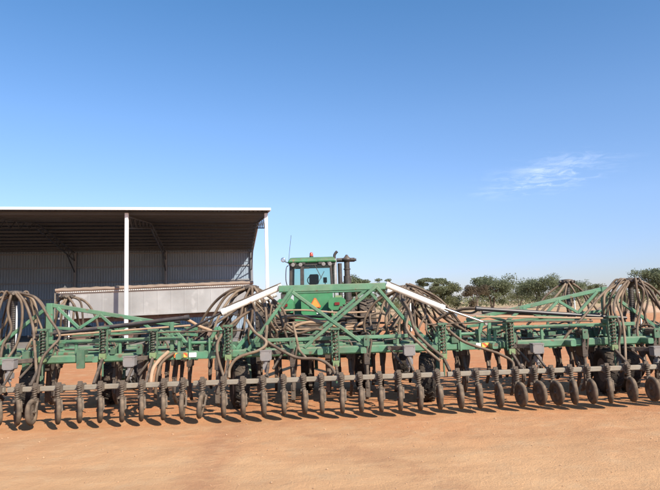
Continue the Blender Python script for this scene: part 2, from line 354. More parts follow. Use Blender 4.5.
# down pressure springs
for u,v0,v1 in ((43,331,360),(103,329,357),(153,331,356),(228,327,358),(335,330,364),(442,325,357),(510,322,352),(612,318,348)):
    a=L(u,v0,.62); b=L(u,v1,.62); b.x=a.x
    m=MB(); m.bar((a.x-.055,.66,a.z),(a.x-.055,.66,b.z+.02),.02,.05); m.bar((a.x+.055,.66,a.z),(a.x+.055,.66,b.z+.02),.02,.05); m.box((a.x,.64,a.z+.02),(.15,.12,.03)); m.bar((a.x,.72,a.z-.06),(a.x,.86,a.z-.06),.1,.08); m.cyl((a.x,.62,a.z),(a.x,.62,b.z-.3),.015,n=8)
    o=P(m,'down_pressure_unit',M['green2'])
    MB().coil((a.x,.62,a.z-.01),(a.x,.62,b.z+.06),.032,.011,8).build('coil_spring',M['blackspring'] if u<400 and u!=335 else M['spring'],o)
    k=MB(); k.box((a.x,.62,b.z+.01),(.10,.07,.09)); k.cyl((a.x,.575,b.z+.01),(a.x,.66,b.z+.01),.02,n=10); k.build('end_block',M['yg'],o)
    P(MB().bar((a.x,.62,b.z-.02),(a.x,.22,BZ+.03),.04,.05),'gang_arm',M['dark'])
# grey boxes with fittings
for k,(u,v) in enumerate(((10,365),(130,362),(266,356),(409,351),(537,349),(657,352))):
    p=L(u,v-.5,.42); x,y,z=p
    m=MB(); m.box((x,y,z),(.175,.14,.15),ch=.12); m.box((x,y,z+.078),(.19,.155,.016),ch=.3)
    for dx in(-.07,.07):
        for dz in(-.055,.055): m.cyl((x+dx,y-.078,z+dz),(x+dx,y-.07,z+dz),.007,n=6)
    o=P(m,'control_box',M['grey'])
    f=MB(); f.cyl((x,y,z-.08),(x,y,z-.13),.045,n=12); f.box((x,y,z-.17),(.10,.09,.09)); f.cyl((x,y,z-.21),(x,y,z-.26),.028,n=10); f.build('valve_body',M['grey'],o)
    s=MB(); dx=-1 if k>2 else 1
    s.bar((x-.02,y+.09,z+.03),(x+dx*.28,y+.3,z+.03),.05,.07); s.bar((x+dx*.05,y+.07,z-.02),(x+.02,BY+.05,BZ+.06),.035,.03); s.bar((x+dx*.28,y+.3,z+.05),(x+dx*.10,y+.1,z-.22),.03,.03); s.cyl((x+dx*.28,y+.2,z+.03),(x+dx*.28,y+.5,z+.03),.03,n=10)
    s.build('mounting_bracket',M['dark'],o)
    P(MB().tube(spline([(x,y-.02,z-.25),(x+.03*dx,y-.06,z-.33),(x-.12,BY,BZ+.06)]),.010),'cable',M['blk'])
# hazard and reflector tape on the beam ends
def plate(name,u0,u1,v,mt,h=.075,y=.835):
    a=L(u0,v,y); b=L(u1,v,y); P(MB().box(((a.x+b.x)/2,y,FZ+.01),(b.x-a.x,.012,h)),name,mt)
plate('hazard_strip',174,187.5,356,M['stripe'],y=.80); plate('reflector_strip',189,196.5,355,M['plast'],y=.80)
plate('hazard_strip',482,491,347,M['stripe'],y=.80); plate('reflector_strip',476,481,347,M['plast'],y=.80)
a=L(174,356,.82);P(MB().bar((a.x-.1,.84,FZ),(-2.05,.84,FZ),.05,.12),'hinge_beam',M['green'])
a=L(491,347,.82);P(MB().bar((1.95,.84,FZ),(a.x+.1,.84,FZ),.05,.12),'hinge_beam',M['green'])
# shanks ------------------------------------------------------------------------
def shank_proto():
    m=MB(); m.box((0,0,FZ-.155),(.085,.26,.18)); m.cyl((.03,-.12,FZ-.08),(.0,-.02,FZ-.42),.026,n=8); m.bar((-.03,.1,FZ-.2),(-.02,-.05,FZ-.42),.03,.05); m.bar((0,-.09,FZ-.07),(0,-.09,FZ+.14),.06,.03); m.bar((0,.09,FZ-.07),(0,.09,FZ+.14),.06,.03); m.box((0,.02,FZ+.13),(.075,.26,.035))
    o=P(m,'shank',M['dark'])
    t=MB(); pts=spline([(0,.10,FZ-.12),(0,.02,FZ-.30),(0,-.09,FZ-.50),(0,-.06,FZ-.66),(0,.05,FZ-.78)],5)
    for a,b in zip(pts[:-1],pts[1:]): t.bar(a,b,.048,.085,c=.2)
    t.build('tine',M['soil'],o)
    q=MB(); q.bar((0,.06,.16),(0,-.0,.26),.028,.02); q.bar((0,.1,.09),(0,-.02,.20),.055,.03); q.box((0,-.10,.27),(.07,.07,.24)); q.cyl((0,-.13,.3),(0,-.08,.75),.028,n=8); q.build('seed_boot',M['soil'],o)
    s=MB(); s.coil((0,.14,FZ+.17),(0,-.16,FZ+.17),.036,.010,7); s.cyl((0,.18,FZ+.17),(0,-.2,FZ+.17),.012,n=8); s.build('trip_spring',M['spring'],o)
    for yy,hh in ((-.17,.16),(.17,.14)): MB().box((0,yy,FZ+.13),(.09,.028,hh)).build('spring_bracket',M['green2'],o)
    MB().tube(spline([(.03,-.09,.70),(.05,-.12,.86),(.09,-.05,1.06),(.05,.15,1.17),(-.10,.35,1.10)],5),.017,6).build('seed_tube',M['hose3'],o)
    return o
sp=shank_proto(); order=[0,2,1,3]; R=random.Random(11); shx=[]
k=0; x=-6.9
while x<7.0:
    r=order[k%4]; skip=(r==0 and min(abs(x-c) for c in(-1.7,1.45,-4.5,4.6))<.22)
    yy=rows[r]+.02
    if not skip:
        a=sp if k==0 else copy_tree(sp,SE); a.location=(x,yy,R.uniform(-.015,.015)); a.rotation_euler.z=R.uniform(-.05,.05)
        shx.append((x,yy))
    x+=.305; k+=1
def tine_proto():
    m=MB(); m.box((0,0,FZ-.12),(.12,.16,.13)); m.bar((0,.02,FZ-.14),(0,-.10,.52),.07,.09); m.cyl((.045,-.08,FZ-.1),(.02,-.16,.30),.020,n=8)
    pts=spline([(0,-.09,.56),(0,-.14,.38),(0,-.08,.22),(0,.03,.12)],4)
    for a,b in zip(pts[:-1],pts[1:]): m.bar(a,b,.05,.06,c=.2)
    o=P(m,'fertiliser_tine',M['dark']); MB().tube(spline([(.03,-.12,.5),(.06,-.16,.75),(.02,-.05,1.0),(-.08,.1,1.12)],4),.016,6).build('seed_tube',M['hose3'],o); return o
tp_=tine_proto(); R=random.Random(15); x=-6.75; k=0
while x<6.9:
    y=[1.32,3.0,2.2][k%3]
    if not (y<1.5 and min(abs(x-c) for c in(-1.7,1.45,-4.33,4.66,-5.25,5.15))<.3):
        a=tp_ if k==0 else copy_tree(tp_,SE); a.location=(x,y,R.uniform(-.03,.02)); a.rotation_euler.z=R.uniform(-.08,.08)
    x+=.33; k+=1
for a_,b_ in ((-6.9,-2.5),(-2.0,1.9),(2.4,6.9)):
    for y in (1.32,2.2,3.0): P(MB().bar((a_,y,FZ-.02),(b_,y,FZ-.02),.07,.08),'tine_bar',M['green2'])
# carry wheels ------------------------------------------------------------------
def carry(R_=.40,w=.26):
    o=P(MB().bar((0,.36,.66),(0,0,.02),.07,.09).bar((0,.36,.62),(0,.36,.42),.1,.1),'wheel_leg',M['green2'])
    o.data.transform(Matrix.Translation((w/2+.05,0,0)))
    t=MB(); t.lathe((0,0,0),(1,0,0),[(-w*.36,R_*.52),(-w*.48,R_*.70),(-w*.5,R_*.86),(-w*.40,R_*.965),(-w*.2,R_),(w*.2,R_),(w*.40,R_*.965),(w*.5,R_*.86),(w*.48,R_*.70),(w*.36,R_*.52)],32)
    for k in range(22):
        for s in(-1,1):
            a=(k+.25*s)*2*math.pi/22; c=V((s*w*.22,R_*math.cos(a),R_*math.sin(a))); m=MB(); m.box((0,0,0),(w*.36,.045,.02))
            Mx=Matrix.Translation(c)@Matrix.Rotation(a-math.pi/2,4,'X')@Matrix.Rotation(s*.5,4,'Z'); t.add([Mx@V(v) for v in m.v],m.f)
    t.build('tyre',M['tyre'],o)
    q=MB(); q.lathe((0,0,0),(1,0,0),[(-w*.36,R_*.5),(-w*.34,R_*.46),(-w*.1,R_*.40),(-w*.05,R_*.18),(.12,R_*.16),(.12,.02)],24); q.lathe((0,0,0),(1,0,0),[(w*.36,R_*.5),(w*.1,R_*.42),(w*.1,.05)],24); q.build('rim',M['grey'],o)
    return o
cw=carry()
for i,(x,y,rz) in enumerate([(-1.72,1.30,rad(14)),(1.50,1.25,rad(-14)),(-4.15,2.3,rad(5)),(4.66,1.25,rad(-6)),(-1.75,4.3,0),(1.55,4.3,rad(-5)),(-4.3,4.35,rad(-4)),(4.35,4.4,rad(3)),(-5.25,1.4,rad(18)),(5.15,1.5,rad(-12)),(-.55,3.1,0),(.55,3.1,0),(-6.4,1.5,0),(6.3,1.5,0)]):
    a=cw if i==0 else copy_tree(cw,SE); a.location=(x,y,.40); a.rotation_euler.z=rz
# hitch drawbar
m=MB(); m.bar((-1.2,3.7,.9),(-.3,7.6,.62),.12,.15); m.bar((1.2,3.7,.9),(-.25,7.6,.62),.12,.15); P(m,'drawbar',M['green2'])
# distributor towers -----------------------------------------------------------
TW=[(15,293,1.5),(67,296,3.5),(250,287,2.0),(404,288,2.0),(567,281,3.5),(630,280,1.5)]
for i,(u,v,y) in enumerate(TW):
    p=L(u,v,y); x,z=p.x,p.z
    m=MB(); pts=[(x,y,.95),(x,y,z-.12)]
    pr=[]; n=26
    for k in range(n):
        zz=.95+(z-.12-.95)*k/n; pr+=[(zz,.046),(zz+.012,.053),(zz+.024,.046)]
    m.lathe((x,y,0),(0,0,1),pr,14); m.cyl((x,y,z-.14),(x,y,z-.05),.05,.10,n=16)
    o=P(m,'distributor_tower',M['blk'])
    h=MB(); h.lathe((x,y,z-.06),(0,0,1),[(0,.10),(.01,.125),(.075,.125),(.09,.11),(.10,.03)],18)
    for k in range(10):
        a=k*2*math.pi/10; h.cyl((x+.11*math.cos(a),y+.11*math.sin(a),z-.02),(x+.165*math.cos(a),y+.165*math.sin(a),z-.012),.028,n=8)
    h.build('distributor_head',M['dark'],o)
    w=MB(); w.cyl((x+.085,y-.1,1.15),(x+.085,y-.1,z-.22),.016,n=8); w.build('level_tube',M['plast'],o)
    b=MB(); b.bar((x,y,.99),(x,y+.35,.97),.08,.06); b.box((x,y,.97),(.2,.2,.04)); b.build('tower_base',M['green2'],o)
# hoses ---------------------------------------------------------------------------
NH=[0]; HR=random.Random(4)
def H(pts,mt='hose',r=.0235,parent=None):
    if NH[0]>=98: return
    NH[0]+=1
    q=[L(*p) for p in pts]; q=[a+V((HR.uniform(-.03,.03),HR.uniform(-.03,.03),HR.uniform(-.02,.02)))*(0<i<len(q)-1) for i,a in enumerate(q)]; pts=spline(q,7); r*=HR.uniform(.88,1.12)
    P(MB().tube(pts,r,8),'hose',M[mt])
y=1.5
T1=[[(14,294,y),(0,299,y-.2),(-15,312,y-.3),(-25,345,y-.2)],[(13,295,y),(-3,304,y),(-13,325,y),(-15,352,y)],
[(11,295,y-.15),(9,310,y-.25),(9,330,y-.3),(3,345,y-.4),(0,362,y-.5)],[(16,294,y-.15),(22,303,y-.3),(23,325,y-.35),(16,345,y-.4),(5,362,y-.6)],
[(18,293,y-.1),(25,304,y-.3),(32,325,y-.5),(35,345,y-.8),(37,378,.4)],[(20,293,y),(31,301,y-.1),(40,318,y-.2),(41,335,y-.3),(30,350,y-.5),(12,362,y-.6)],
[(20,293,y-.1),(38,299,y-.3),(50,317,y-.5),(58,335,y-.7),(54,346,y-.9),(42,358,.5),(37,384,.35)],[(19,293,y),(34,297,y+.1),(46,310,y+.2),(45,330,y),(30,347,y)],
[(15,295,y+.1),(18,312,y+.2),(10,335,y+.1),(2,345,y)],[(18,294,y+.1),(28,306,y+.2),(36,330,y+.1),(26,350,y)]]
y=3.5
T2=[[(65,297,y),(56,302,y),(48,318,y),(45,336,y)],[(66,298,y-.1),(58,310,y-.2),(54,328,y)],[(69,296,y),(80,302,y),(84,318,y),(83,333,y)],[(70,296,y),(85,302,y),(94,316,y),(99,333,y)],
[(68,297,y-.1),(76,307,y-.3),(80,325,y),(90,338,y)],[(67,298,y-.1),(62,312,y-.2),(60,332,y)],[(68,296,y+.2),(74,306,y+.3),(72,330,y)]]
y=2.
T3=[[(247,287,y),(226,296,y),(212,315,y-.1),(204,338,y)],[(248,288,y-.1),(235,294,y-.2),(223,312,y-.4),(216,330,y-.6),(222,352,y-.9)],[(246,289,y+.1),(233,300,y),(224,322,y),(213,343,y)],
[(250,288,y-.2),(243,300,y-.3),(238,318,y-.4),(226,336,y-.4)],[(252,288,y-.2),(255,305,y-.4),(261,325,y-.8),(267,343,.6)],[(254,287,y-.1),(262,299,y-.4),(268,318,y-.3),(270,337,y-.2)],
[(255,287,y),(270,297,y-.1),(279,312,y-.3),(283,330,y-.4),(289,346,y-.4),(303,354,y-.3)],[(254,288,y-.1),(273,300,y-.3),(286,313,y-.5),(284,326,y-.5),(279,335,y-.5),(283,350,y-.5)],
[(256,286,y+.1),(268,303,y+.2),(276,325,y+.2)],[(251,286,y+.1),(238,291,y+.3),(229,307,y+.5),(232,330,y+.5)],[(253,286,y+.1),(247,296,y+.3),(250,320,y+.4),(243,338,y)],
[(249,286,y),(230,290,y),(214,302,y+.2),(203,322,y+.3),(196,338,y+.3)],[(252,288,y),(258,296,y),(250,312,y),(254,330,y)]]
T3+=[[(247,320,.9),(255,331,.7),(265,342,.5),(258,350,.42),(240,356,.42),(231,366,.4),(229,378,.3)],[(268,342,.55),(272,346,.5),(295,357.5,.42),(318,360,.42),(331,366,.38),(338,380,.3)],
[(252,309,1.2),(232,325,.9),(220,340,.6),(219,358,.45),(225,380,.3)],[(264,300,1.4),(266,322,.9),(266,342,.56),(263,352,.5)],[(293,323,1.),(296,338,.9),(300,350,.8),(306,358,.5)]]
y=2.
T4=[[(406,284,y-.1),(421,290,y-.3),(440,301,y-.5),(456,318,y-.5),(468,334,y-.4)],[(403,286,y-.1),(399,298,y-.8),(407,313,.8),(409,329,.6),(421,346,.5),(440,361,.3)],[(405,286,y-.1),(403,298,y-.8),(411,312,.8),(414,329,.6),(426,344,.5),(443,357,.45)],
[(407,285,y),(424,298,y-.1),(444,316,y-.4),(466,331,y-.6),(484,345,y-.8)],[(446,328,.7),(464,342,.5),(484,349,.42),(500,353.5,.42),(510,361,.38),(513,372,.3)],
[(402,286,y),(387,299,y),(379,318,y),(376,337,y)],[(401,286,y+.1),(391,304,y+.2),(389,325,y+.1)],[(402,287,y-.1),(374,304,y),(365,325,y),(374,347,y)],
[(405,287,y),(412,305,y),(430,324,y+.1),(452,326,y+.3)],[(407,286,y+.1),(428,303,y+.2),(440,322,y+.3),(462,326,y+.4)],[(406,287,y+.2),(416,308,y+.3),(438,330,y+.1),(460,336,y)],
[(409,286,y+.1),(432,297,y+.3),(452,309,y+.4),(470,312,y+.2),(480,308.5,y-.6)],[(409,284,y),(419,287,y),(433,296,y),(449,312,y),(458,330,y)],[(404,288,y),(394,300,y-.2),(384,322,y-.3),(394,345,y-.2)],
[(400,287,y+.1),(392,292,y+.2),(378,300,y+.3),(371,315,y+.3),(372,330,y)],[(402,288,y-.1),(405,305,y),(399,325,y),(402,345,y-.2)]]
y=3.5
T5=[[(565,282,y),(551,290,y),(540,304,y),(533,322,y)],[(566,283,y-.1),(557,294,y-.2),(541,312,y-.2),(527,325,y)],[(569,281,y),(581,288,y),(588,303,y),(591,322,y)],[(570,282,y),(584,291,y),(597,309,y),(606,322,y)],
[(567,283,y-.1),(565,300,y-.2),(571,318,y)],[(568,282,y-.1),(575,294,y-.2),(583,312,y)],[(568,283,y+.1),(563,294,y+.2),(556,316,y)]]
y=1.5
T6=[[(626,280,y),(612,284,y-.1),(600,298,y-.3),(585,315,y-.5),(569,332,y-.6),(562,342,y-.6)],[(625,281,y-.1),(607,291,y-.2),(603,305,y-.3),(608,318,y-.3),(620,326,y-.3)],[(627,281,y-.15),(617,294,y-.4),(615,310,y-.6),(620,326,y-.9),(621,345,.6),(621,372,.3)],
[(629,282,y-.15),(622,297,y-.3),(622,315,y-.3),(628,331,y-.4),(634,340,y-.4)],[(633,281,y-.1),(641,290,y-.3),(641,305,y-.3),(636,322,y-.4),(639,338,y-.6),(647,350,y-.7)],[(632,282,y),(638,295,y-.1),(637,312,y-.1),(633,330,y-.2)],
[(635,280,y),(648,288,y-.1),(659,304,y-.2),(670,322,y-.3)],[(634,281,y),(650,296,y-.1),(661,314,y-.2),(668,332,y-.3)],[(636,279,y+.1),(652,288,y+.1),(668,303,y+.1),(680,322,y)],[(629,281,y-.1),(618,300,y-.4),(620,318,y-.7),(627,340,.6),(626,374,.3)],
[(631,282,y),(629,300,y),(624,318,y),(622,335,y)]]
for T in (T1,T3,T4,T6,T2,T5):
    for k,h in enumerate(T): H(h,('hose','hose4','hose3','hose')[k%4])
y=2.9
for h,mm in [([(262,322,y),(280,318,y),(300,316,y),(322,320,y),(345,318,y)],'hose2'),([(270,327,y),(300,321,y),(330,325,y),(352,322,y)],'hose'),([(285,330,2.4),(310,323,2.4),(345,328,2.4),(366,322,2.4)],'hose2'),
 ([(265,318,3.2),(300,326,3.2),(325,330,3.2),(350,340,3.)],'hose3'),([(340,312,y),(362,318,y),(380,314,y),(398,322,y)],'hose3'),([(175,319,1.2),(188,319,1.3),(200,325,1.4),(212,331,1.5)],'hose2'),([(480,308.5,1.2),(465,308,1.3),(448,314,1.5),(436,320,1.6)],'hose3'),
 ([(282,326,1.6),(298,333,1.5),(318,330,1.5),(340,338,1.5)],'hose'),([(168,352,.75),(158,360,.5),(152,372,.35),(150,392,.25)],'hose2'),([(174,353,.8),(163,361,.6),(157,375,.5),(155,398,.5)],'hose')]:
    H(h,mm,.030 if mm=='hose2' else .023)
R=random.Random(77)
def air(pts,mm=None,rr=None): P(MB().tube(spline(pts,6),rr or R.choice([.017,.02,.023]),7),'air_line',M[mm or R.choice(['hose','hose','hose4','hose3'])])
for side,c in ((-1,-1.52),(1,1.45)):
    for k in range(13):
        t=k/12; ex=c+side*(-.75+1.9*t)+R.uniform(-.1,.1); y=2.0+R.uniform(-.5,.5); z0=1.90-R.uniform(0,.12); z1=1.0+R.uniform(0,.22)
        a=V((c+R.uniform(-.10,.10),2.0+R.uniform(-.1,.1),z0)); b=V((ex,y,z1)); d=b-a
        air([a,a+d*.22+V((side*.06,0,.06-.05*t)),a+d*.55+V((0,0,.09-.12*R.random())),b+V((-d.x*.1,0,.07)),b])
    for k in range(4):
        x0=c+side*R.uniform(-.4,.1); air([(x0,.9+R.uniform(0,.5),1.75-.12*k),(x0+side*.02,.85+R.uniform(0,.5),1.45),(x0-side*R.uniform(-.1,.15),.95,1.2),(x0+side*.05,1.1,1.0)])
for tw in (0,5):
    u,v,y=TW[tw]; p=L(u,v,y)
    for k in range(9):
        a=R.uniform(0,6.28); rr=R.uniform(.25,.75); a0=V((p.x+.14*math.cos(a),y+.14*math.sin(a),p.z-.02)); b=V((p.x+rr*math.cos(a)*1.2,y+rr*math.sin(a)*.7,R.uniform(.98,1.1)))
        air([a0,a0+V((.25*rr*math.cos(a),.2*rr*math.sin(a),.02)),V((a0.x*.35+b.x*.65+R.uniform(.0,.14)*math.cos(a),b.y,1.62)),V((b.x+R.uniform(-.12,.12),b.y,1.3)),b])
for k in range(9):
    y=2.3+.13*k; z=1.16+.045*k+R.uniform(-.04,.04); x0=-1.3+R.uniform(-.2,.2); x1=R.uniform(.3,1.4)
    air([(x0,y,z+.05),(x0+(x1-x0)*.33,y,z+R.uniform(-.02,.06)),(x0+(x1-x0)*.66,y,z+R.uniform(-.07,.02)),(x1,y,z-.03)],'hose2' if k%4==0 else None)
P(MB().box((-.35,2.9,1.16),(1.5,.5,.22)),'hose_tray',M['dark'])
for pts in ([(2.5,1.9,1.05),(2.9,1.8,1.2),(3.6,1.7,1.08),(4.3,1.8,1.12)],[(-2.5,1.9,1.05),(-3.1,1.8,1.18),(-3.8,1.7,1.08),(-4.4,1.8,1.1)],[(-1.2,1.3,1.0),(-.4,1.2,1.1),(.3,1.3,1.02),(1.1,1.4,1.05)],[(2.4,1.2,1.05),(3.2,1.1,1.0),(4.2,1.2,1.06)],[(-2.4,1.2,1.05),(-3.2,1.1,1.0),(-4.6,1.2,1.06)],[(-1.3,2.0,1.25),(-.3,2.1,1.12),(.9,2.0,1.22)]):
    P(MB().tube(spline(pts,8),.013),'hydraulic_line',M['blk'])
# plates and clutter fixed to the frame: bolted brackets, valve banks, parking jacks
R=random.Random(21)
for k in range(34):
    x=-6.6+13.2*k/33+R.uniform(-.12,.12); y=R.choice(rows); m=MB()
    w=R.uniform(.06,.16); m.box((x,y,FZ+.085+.02),(w,.16,.09)); 
    if k%2: m.bar((x,y,FZ+.1),(x+R.uniform(-.1,.1),y,FZ+R.uniform(.2,.3)),.05,.03)
    else: m.box((x,y-.075,FZ-.0),(w,.04,.30))
    for s in(-1,1): m.cyl((x+s*w*.3,y,FZ+.12),(x+s*w*.3,y,FZ+.155),.012,n=6)
    P(m,'frame_bracket',M['green2'])
for x,y in ((-.25,1.25),(2.2,1.6),(-2.3,1.6)):
    m=MB(); m.box((x,y,1.08),(.32,.14,.12))
    for k in range(5): m.cyl((x-.12+.06*k,y,1.13),(x-.12+.06*k,y,1.2),.015,n=8)
    P(m,'valve_bank',M['dark'])
# ---------------------------------------------------------------- tractor
TR=empty('tractor',(-.63,19.6,0),rad(1)); tag(TR,'large green four wheel drive tractor with glass cab hitched ahead of the seeder bar','tractor')
def T(mb,n,m,parent=TR,**k): return mb.build(n,m,parent,**k)
def ttyre(x,y,Rr=.92,w=.52):
    t=MB(); t.lathe((x,y,Rr),(1,0,0),[(-w*.36,Rr*.52),(-w*.48,Rr*.70),(-w*.5,Rr*.88),(-w*.42,Rr*.95),(w*.42,Rr*.95),(w*.5,Rr*.88),(w*.48,Rr*.70),(w*.36,Rr*.52)],36)
    for k in range(20):
        for s in(-1,1):
            a=(k+.25*s)*2*math.pi/20; m=MB(); m.box((0,0,0),(w*.52,.06,.06)); Mx=Matrix.Translation((x+s*w*.23,y+Rr*.965*math.cos(a),Rr+Rr*.965*math.sin(a)))@Matrix.Rotation(a-math.pi/2,4,'X')@Matrix.Rotation(s*.7,4,'Z'); t.add([Mx@V(v) for v in m.v],m.f)
    o=T(t,'tyre',M['tyre']); q=MB(); q.lathe((x,y,Rr),(1,0,0),[(-w*.34,Rr*.52),(-w*.1,Rr*.46),(-w*.05,.12),(w*.05,.12),(w*.1,Rr*.46),(w*.34,Rr*.52)],28); q.build('rim',M['yellow'],o)
for y in (0,4.0):
    for x in (-1.75,-1.1,1.1,1.75): ttyre(x,y)
m=MB(); m.box((0,.2,1.0),(1.1,1.9,.7)); m.box((0,3.6,1.15),(1.0,3.2,.8)); m.box((0,-.9,.75),(.7,.5,.4)); T(m,'chassis',M['tgreen'])
m=MB(); m.box((0,3.9,1.95),(1.0,2.6,.8),ch=.25); T(m,'bonnet',M['tgreen'])
for s in (-1,1):
    m=MB(); m.box((s*.83-.04,.05,1.72),(.54,1.1,.40),ch=.22); m.box((s*.83-.04,-.38,1.54),(.5,.12,.14)); o=T(m,'fender',M['tgreen'])
    MB().box((s*.83-.04,-.52,1.72),(.16,.04,.09)).build('tail_light',M['red'],o)
    MB().box((s*.83+.02,-.2,1.95),(.22,.25,.07)).build('work_light',M['yg'],o)
for s in(-1,1):
    m=MB(); m.cyl((s*.83-.2,-.5,1.5),(s*.4,.3,1.1),.03); T(m,'hydraulic_pipe',M['blk'])
# cab: depth 1.2..2.9
y0=1.15; y1=2.9; hw=.76
m=MB(); m.box((.02,(y0+y1)/2,1.78),(1.36,y1-y0,1.0),ch=.05); m.box((.1,y0-.2,1.72),(1.0,.4,.72),ch=.1); T(m,'cab_body',M['tgreen'])
m=MB()
prof=[(y0-.12,3.17),(y0-.15,3.26),(y0+.05,3.37),(y0+.5,3.41),(y1-.3,3.40),(y1+.15,3.30),(y1+.12,3.17)]
W2=.86; k=len(prof)
def rv(s): return [(s*(W2 if z<3.2 else W2-.02-(z-3.2)*.45),y,z) for y,z in prof]
vs=rv(-1)+rv(1); fs=[(i,(i+1)%k,k+(i+1)%k,k+i) for i in range(k)]+[tuple(reversed(range(k))),tuple(range(k,2*k))]
m.add(vs,fs); o=T(m,'cab_roof',M['roofgreen']); bv=o.modifiers.new('round','BEVEL'); bv.width=.07; bv.segments=3
for x in (-.66,-.40,.40,.62):
    l=MB(); l.lathe((x,y0-.12,3.10),(0,-1,0),[(-.04,.04),(0,.065),(.05,.07),(.055,.05)],14); T(l,'work_lamp',M['grey'])
T(MB().tube([(.1,y0-.04,3.08),(.32,y0-.05,2.62)],.012).bar((.22,y0-.05,2.50),(.42,y0-.05,2.86),.02,.02),'wiper',M['blk'])
T(MB().tube(spline([(-.86,y0+.1,2.3),(-.92,y0,2.6),(-.90,y0,3.0),(-.84,y0+.1,3.1)]),.016),'grab_rail',M['blk'])
m=MB(); m.box((0,(y0+y1)/2,3.13),(1.62,y1-y0+.1,.08)); 
for x in(-.62,-.3,.3,.6): m.box((x,y0-.1,3.15),(.15,.07,.08),ch=.3)
T(m,'roof_trim',M['blk'])
for x,y,w in ((-hw,y0,.11),(hw-.08,y0,.09),(-hw,y1,.08),(hw,y1,.08),(-hw,2.0,.05),(hw,2.0,.05),(-.36,y0-.02,.13)):
    T(MB().bar((x,y,2.2),(x*.96,y,3.14),w,.09,up=(0,1,0)),'cab_pillar',M['blk'])
for a,b in (((-hw,y0),(hw-.08,y0)),((-hw,y1),(hw,y1)),((-hw,y0),(-hw,y1)),((hw,y0),(hw,y1))):
    m=MB(); m.add([(a[0],a[1],2.25),(b[0],b[1],2.25),(b[0]*.96,b[1],3.1),(a[0]*.96,a[1],3.1)],[(0,1,2,3)]); T(m,'window_pane',M['glass'])
m=MB(); m.box((.05,2.0,2.35),(.5,.5,.14),ch=.3); m.box((.05,1.78,2.62),(.34,.12,.36),ch=.12); T(m,'driver_seat',M['soft'])
m=MB(); m.tube([(0+.2*math.cos(a*math.pi/10),2.5+.06*math.sin(a*math.pi/10),2.62+.18*math.sin(a*math.pi/10)) for a in range(21)],.018); m.cyl((0,2.6,2.3),(0,2.5,2.62),.04); T(m,'steering_wheel',M['blk'])
m=MB(); m.box((.45,2.2,2.6),(.14,.06,.2)); m.bar((.45,2.2,2.3),(.45,2.2,2.6),.03,.03); m.tube([(-.62,y0-.03,2.98),(-.1,y0-.03,2.98)],.015); T(m,'monitor',M['blk'])
o=T(MB().cyl((-.02,1.6,3.40),(-.02,1.6,3.45),.07,n=16),'beacon_base',M['blk']); MB().lathe((-.02,1.6,3.45),(0,0,1),[(0,.062),(.09,.06),(.12,.04),(.13,.01)],16).build('beacon_lens',M['beacon'],o)
m=MB(); m.cyl((.80,1.3,1.9),(.80,1.3,3.30),.065,n=16); T(m,'exhaust_stack',M['silver'])
m=MB(); m.tube(spline([(.80,1.3,3.28),(.80,1.3,3.42),(.84,1.3,3.50),(.90,1.3,3.56)]),.05,10); T(m,'exhaust_tip',M['blk'])
m=MB(); m.cyl((.98,1.5,1.9),(.98,1.5,3.15),.075,n=14); T(m,'muffler',M['blk'])
m=MB(); m.cyl((1.24,1.6,1.5),(1.24,1.6,2.7),.13,n=18); m.cyl((1.24,1.6,2.7),(1.24,1.6,3.22),.10,n=18); m.cyl((1.24,1.6,2.92),(1.24,1.6,2.96),.125,n=18); m.cyl((.88,1.6,3.27),(1.52,1.6,3.27),.075,n=14); m.lathe((1.24,1.6,3.2),(0,0,1),[(0,.12),(.05,.18),(.12,.18),(.16,.1),(.26,.03)],18); m.cyl((1.5,1.6,3.27),(1.58,1.6,3.27),.05,n=12); T(m,'air_intake',M['blk'])
m=MB(); m.bar((-.84,1.3,3.2),(-.98,1.25,3.26),.03,.03); o=T(m,'lamp_bracket',M['blk']); m=MB(); m.lathe((-1.0,1.2,3.30),(0,-1,0),[(-.07,.03),(-.02,.075),(.05,.085),(.06,.06)],14); m.build('side_lamp',M['chrome'],o)
m=MB(); m.tube([(-.83,1.4,3.2),(-.78,1.45,3.7),(-.72,1.5,4.2)],.008,5); T(m,'antenna',M['blk'])
m=MB(); m.bar((-1.05,1.6,2.2),(-.76,1.6,2.3),.04,.05); m.box((-.98,1.3,1.9),(.25,.5,.5)); T(m,'cab_steps',M['blk'])
# slow moving vehicle triangle
def tri(r,y,z,th=.01,c=.2):
    m=MB(); pts=[]
    for k in range(3):
        a=math.pi/2+k*2*math.pi/3
        for d in(-.14,.14): pts.append((r*math.cos(a+d),r*math.sin(a+d)))
    return m.prism((c-.12,y,z),(c-.12,y-th,z),pts)
tr=T(tri(.205,y0-.42,1.73),'warning_triangle',M['redtape']); tri(.165,y0-.432,1.73).build('triangle_face',M['orange'],tr)
T(MB().box((.3,y0-.41,1.45),(.36,.02,.12)),'number_plate',M['plast'])
# ---------------------------------------------------------------- shed
A0=V((-3.32,31,0)); dS=V((-6.85,-1.4,0)).normalized(); dD=V((-3.36,19.2,0)).normalized()
def sh(s,d,z): return A0+dS*s+dD*d+V((0,0,z))
SH=empty('machinery_shed',A0); tag(SH,'open fronted steel machinery shed with white posts and a low gable roof','shed')
def Q(mb,n,m):
    mb.v=[tuple(V(v)-A0) for v in mb.v]; return mb.build(n,m,SH)
def corr(name,base,axis,rough=.45,metal=.5,period=.2):
    m=mat(name,base,rough,metal,var=.08,scale=.6,dust=.03); N=m.node_tree.nodes; K=m.node_tree.links; b=N['Principled BSDF']
    return m
M['roofsh']=corr('galvanised_roof_sheet',(.038,.046,.058),0,.5,.3); M['wallsh']=corr('grey_steel_wall_sheet',(.26,.33,.40),0,.5,.25); M['purl']=mat('galvanised_purlin',(.09,.10,.115),.5,.3,var=.1,scale=1)
M['girt']=mat('galvanised_girt',(.26,.27,.28),.5,.3,var=.05,scale=1)
